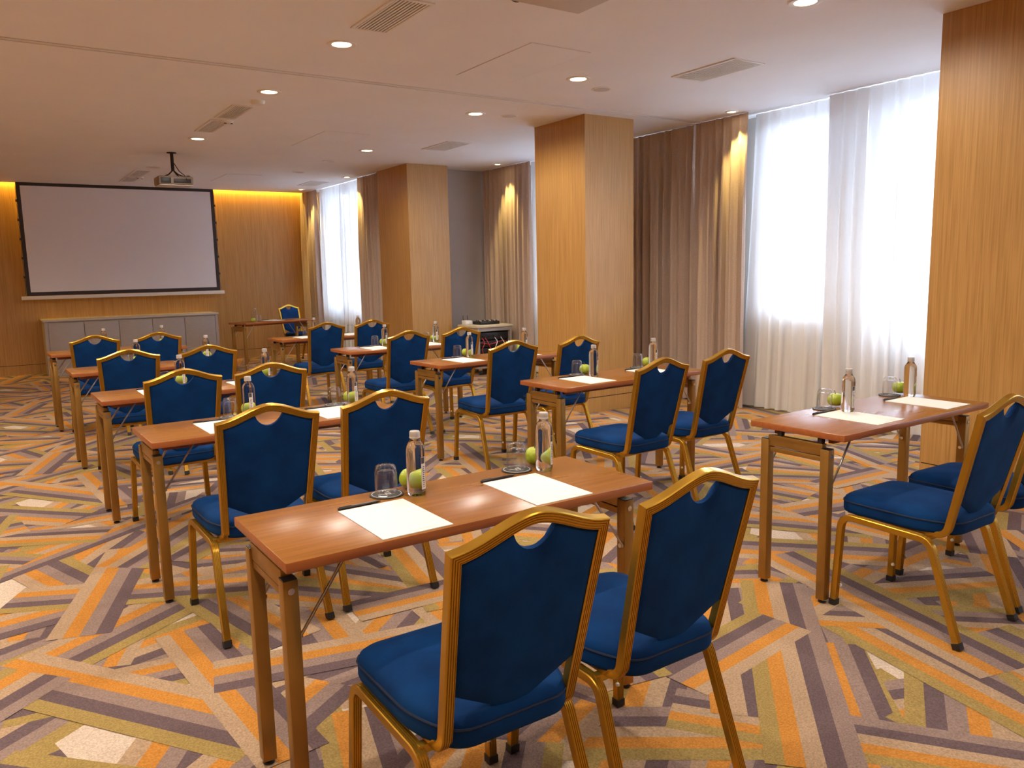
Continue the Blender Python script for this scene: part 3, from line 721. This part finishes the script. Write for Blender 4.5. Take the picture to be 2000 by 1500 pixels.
for row, col, x, y, rz, chs, pxs, ov in ROWS:
    rw = '%s row from the screen' % ORD[row-1]
    put_table(x, y, rz, 'cherry-topped folding table with bronze legs, %s column, %s' % (col, rw), 'training tables in two columns')
    for i, (cx, cy, cr) in enumerate(chs):
        seat = 'inner seat' if i == 0 else 'window-side seat'
        put_chair(cx, cy, cr, 'blue velvet gold-framed chair at %s, %s column, %s' % (seat, col, rw), 'blue and gold banquet chairs')
        b = ov.get('b' if i == 0 else 'b2', (.27, .345)); c = ov.get('c' if i == 0 else 'c2', (.192, .402))
        p = pxs[i]; dy = .0 if row == 5 and col == 'inner' else .022
        setting((x, y, rz), p, .012+dy, (p+c[0], c[1]+dy*.3), (p+b[0], b[1]), (min(p+.29, TL-.045), .428), 'at %s, %s column, %s' % (seat, col, rw))
# presenter's table and chair beside the screen
PT = (3.26, 12.05, .31)
put_table(*PT, 'lone cherry-topped folding table set askew near the screen, for the presenter')
put_chair(4.45, 13.16, PI+.28, 'lone blue velvet chair behind the presenter table near the screen')
setting(PT, .55, .09, (.40, .25), (.33, .24), (.26, .20), 'on the askew presenter table')
# ------------------------------------------------------------------ equipment rack
def make_rack():
    x0, x1, y0, y1 = 5.68, 6.24, 9.36, 9.88; r = empty('equipment_rack', (x0, y0, 0)); W_, D_ = x1-x0, y1-y0
    tag(r, 'grey wheeled equipment rack with beige top beside the far pillar', 'rack')
    b, t = .10, .665
    bobj('side_panel', (0, .028, 0, D_, b, t), 'rackgrey', r, bev=.002); bobj('side_panel', (W_-.028, W_, 0, D_, b, t), 'rackgrey', r, bev=.002)
    bobj('back_panel', (.028, W_-.028, D_-.02, D_, b, t), 'dark', r); bobj('bottom_panel', (.028, W_-.028, 0, D_-.02, b, b+.03), 'rackgrey', r)
    bobj('header', (.028, W_-.028, .004, .03, t-.05, t), 'rackgrey', r)
    bm = bmesh.new(); box(bm, -.02, W_+.02, -.015, D_+.01, t, t+.03, .006); finish(bm, 'top', 'racktop', r)
    for i, (z, h) in enumerate(((.14, .13), (.285, .09), (.39, .085), (.49, .10))):
        u = bobj('rack_unit', (.03, W_-.03, .05, D_-.1, z, z+h), 'black', r, bev=.002)
        for k in range(4): bobj('knob', (.10+k*.09, .118+k*.09, .038, .05, z+h*.4, z+h*.4+.018), 'dark', u, bev=.003)
    for k, (a, m) in enumerate(((.09, 'red'), (.14, 'red'), (.30, 'bumper'), (.40, 'bumper'))):
        bm = bmesh.new(); tube(bm, fillet([(a, .045, .52), (a+.02, -.0, .46), (a+.07*(1 if k % 2 else -.4), .01, .36), (a+.03, .045, .26)], [.05, .05]), .005, 6); finish(bm, 'patch_cable', m, r)
    bm = bmesh.new(); tube(bm, fillet([(.06, .046, .455), (.2, .005, .43), (.42, .02, .47), (.5, .046, .45)], [.08, .08]), .005, 6); finish(bm, 'patch_cable', 'red', r)
    for x in (.06, W_-.06):
        for y in (.06, D_-.06):
            bm = bmesh.new(); tube(bm, [(x-.012, y, .035), (x+.012, y, .035)], .035, 16); cs = finish(bm, 'castor', 'black', r)
            bobj('fork', (x-.02, x+.02, y-.015, y+.015, .06, .10), 'steel', cs)
    mx = empty('sound_mixer', (x0+.30, y0+.28, t+.03)); tag(mx, 'small black sound mixer lying on the equipment rack', 'mixer')
    bm = bmesh.new(); box(bm, -.15, .17, -.11, .11, 0, .045, .006); finish(bm, 'case', 'black', mx)
    for i in range(6):
        for j in range(3):
            bm = bmesh.new(); lathe(bm, [(.009, .045), (.008, .058), (0, .059)], 10, (-.12+i*.052, -.07+j*.06, 0)); finish(bm, 'knob', 'bumper' if (i+j) % 3 == 0 else 'dark', mx)
    rc = empty('wireless_receiver', (x0+.02, y0+.40, t+.03)); tag(rc, 'small white wireless receiver box at the rack corner by the pillar', 'receiver')
    bm = bmesh.new(); box(bm, -.012, .10, -.06, .06, 0, .06, .008); finish(bm, 'case', 'whitepaint', rc)
    for xx in (.01, .08):
        bm = bmesh.new(); tube(bm, [(xx, .05, .058), (xx, .055, .13)], .004, 6); finish(bm, 'antenna', 'black', rc)
make_rack()
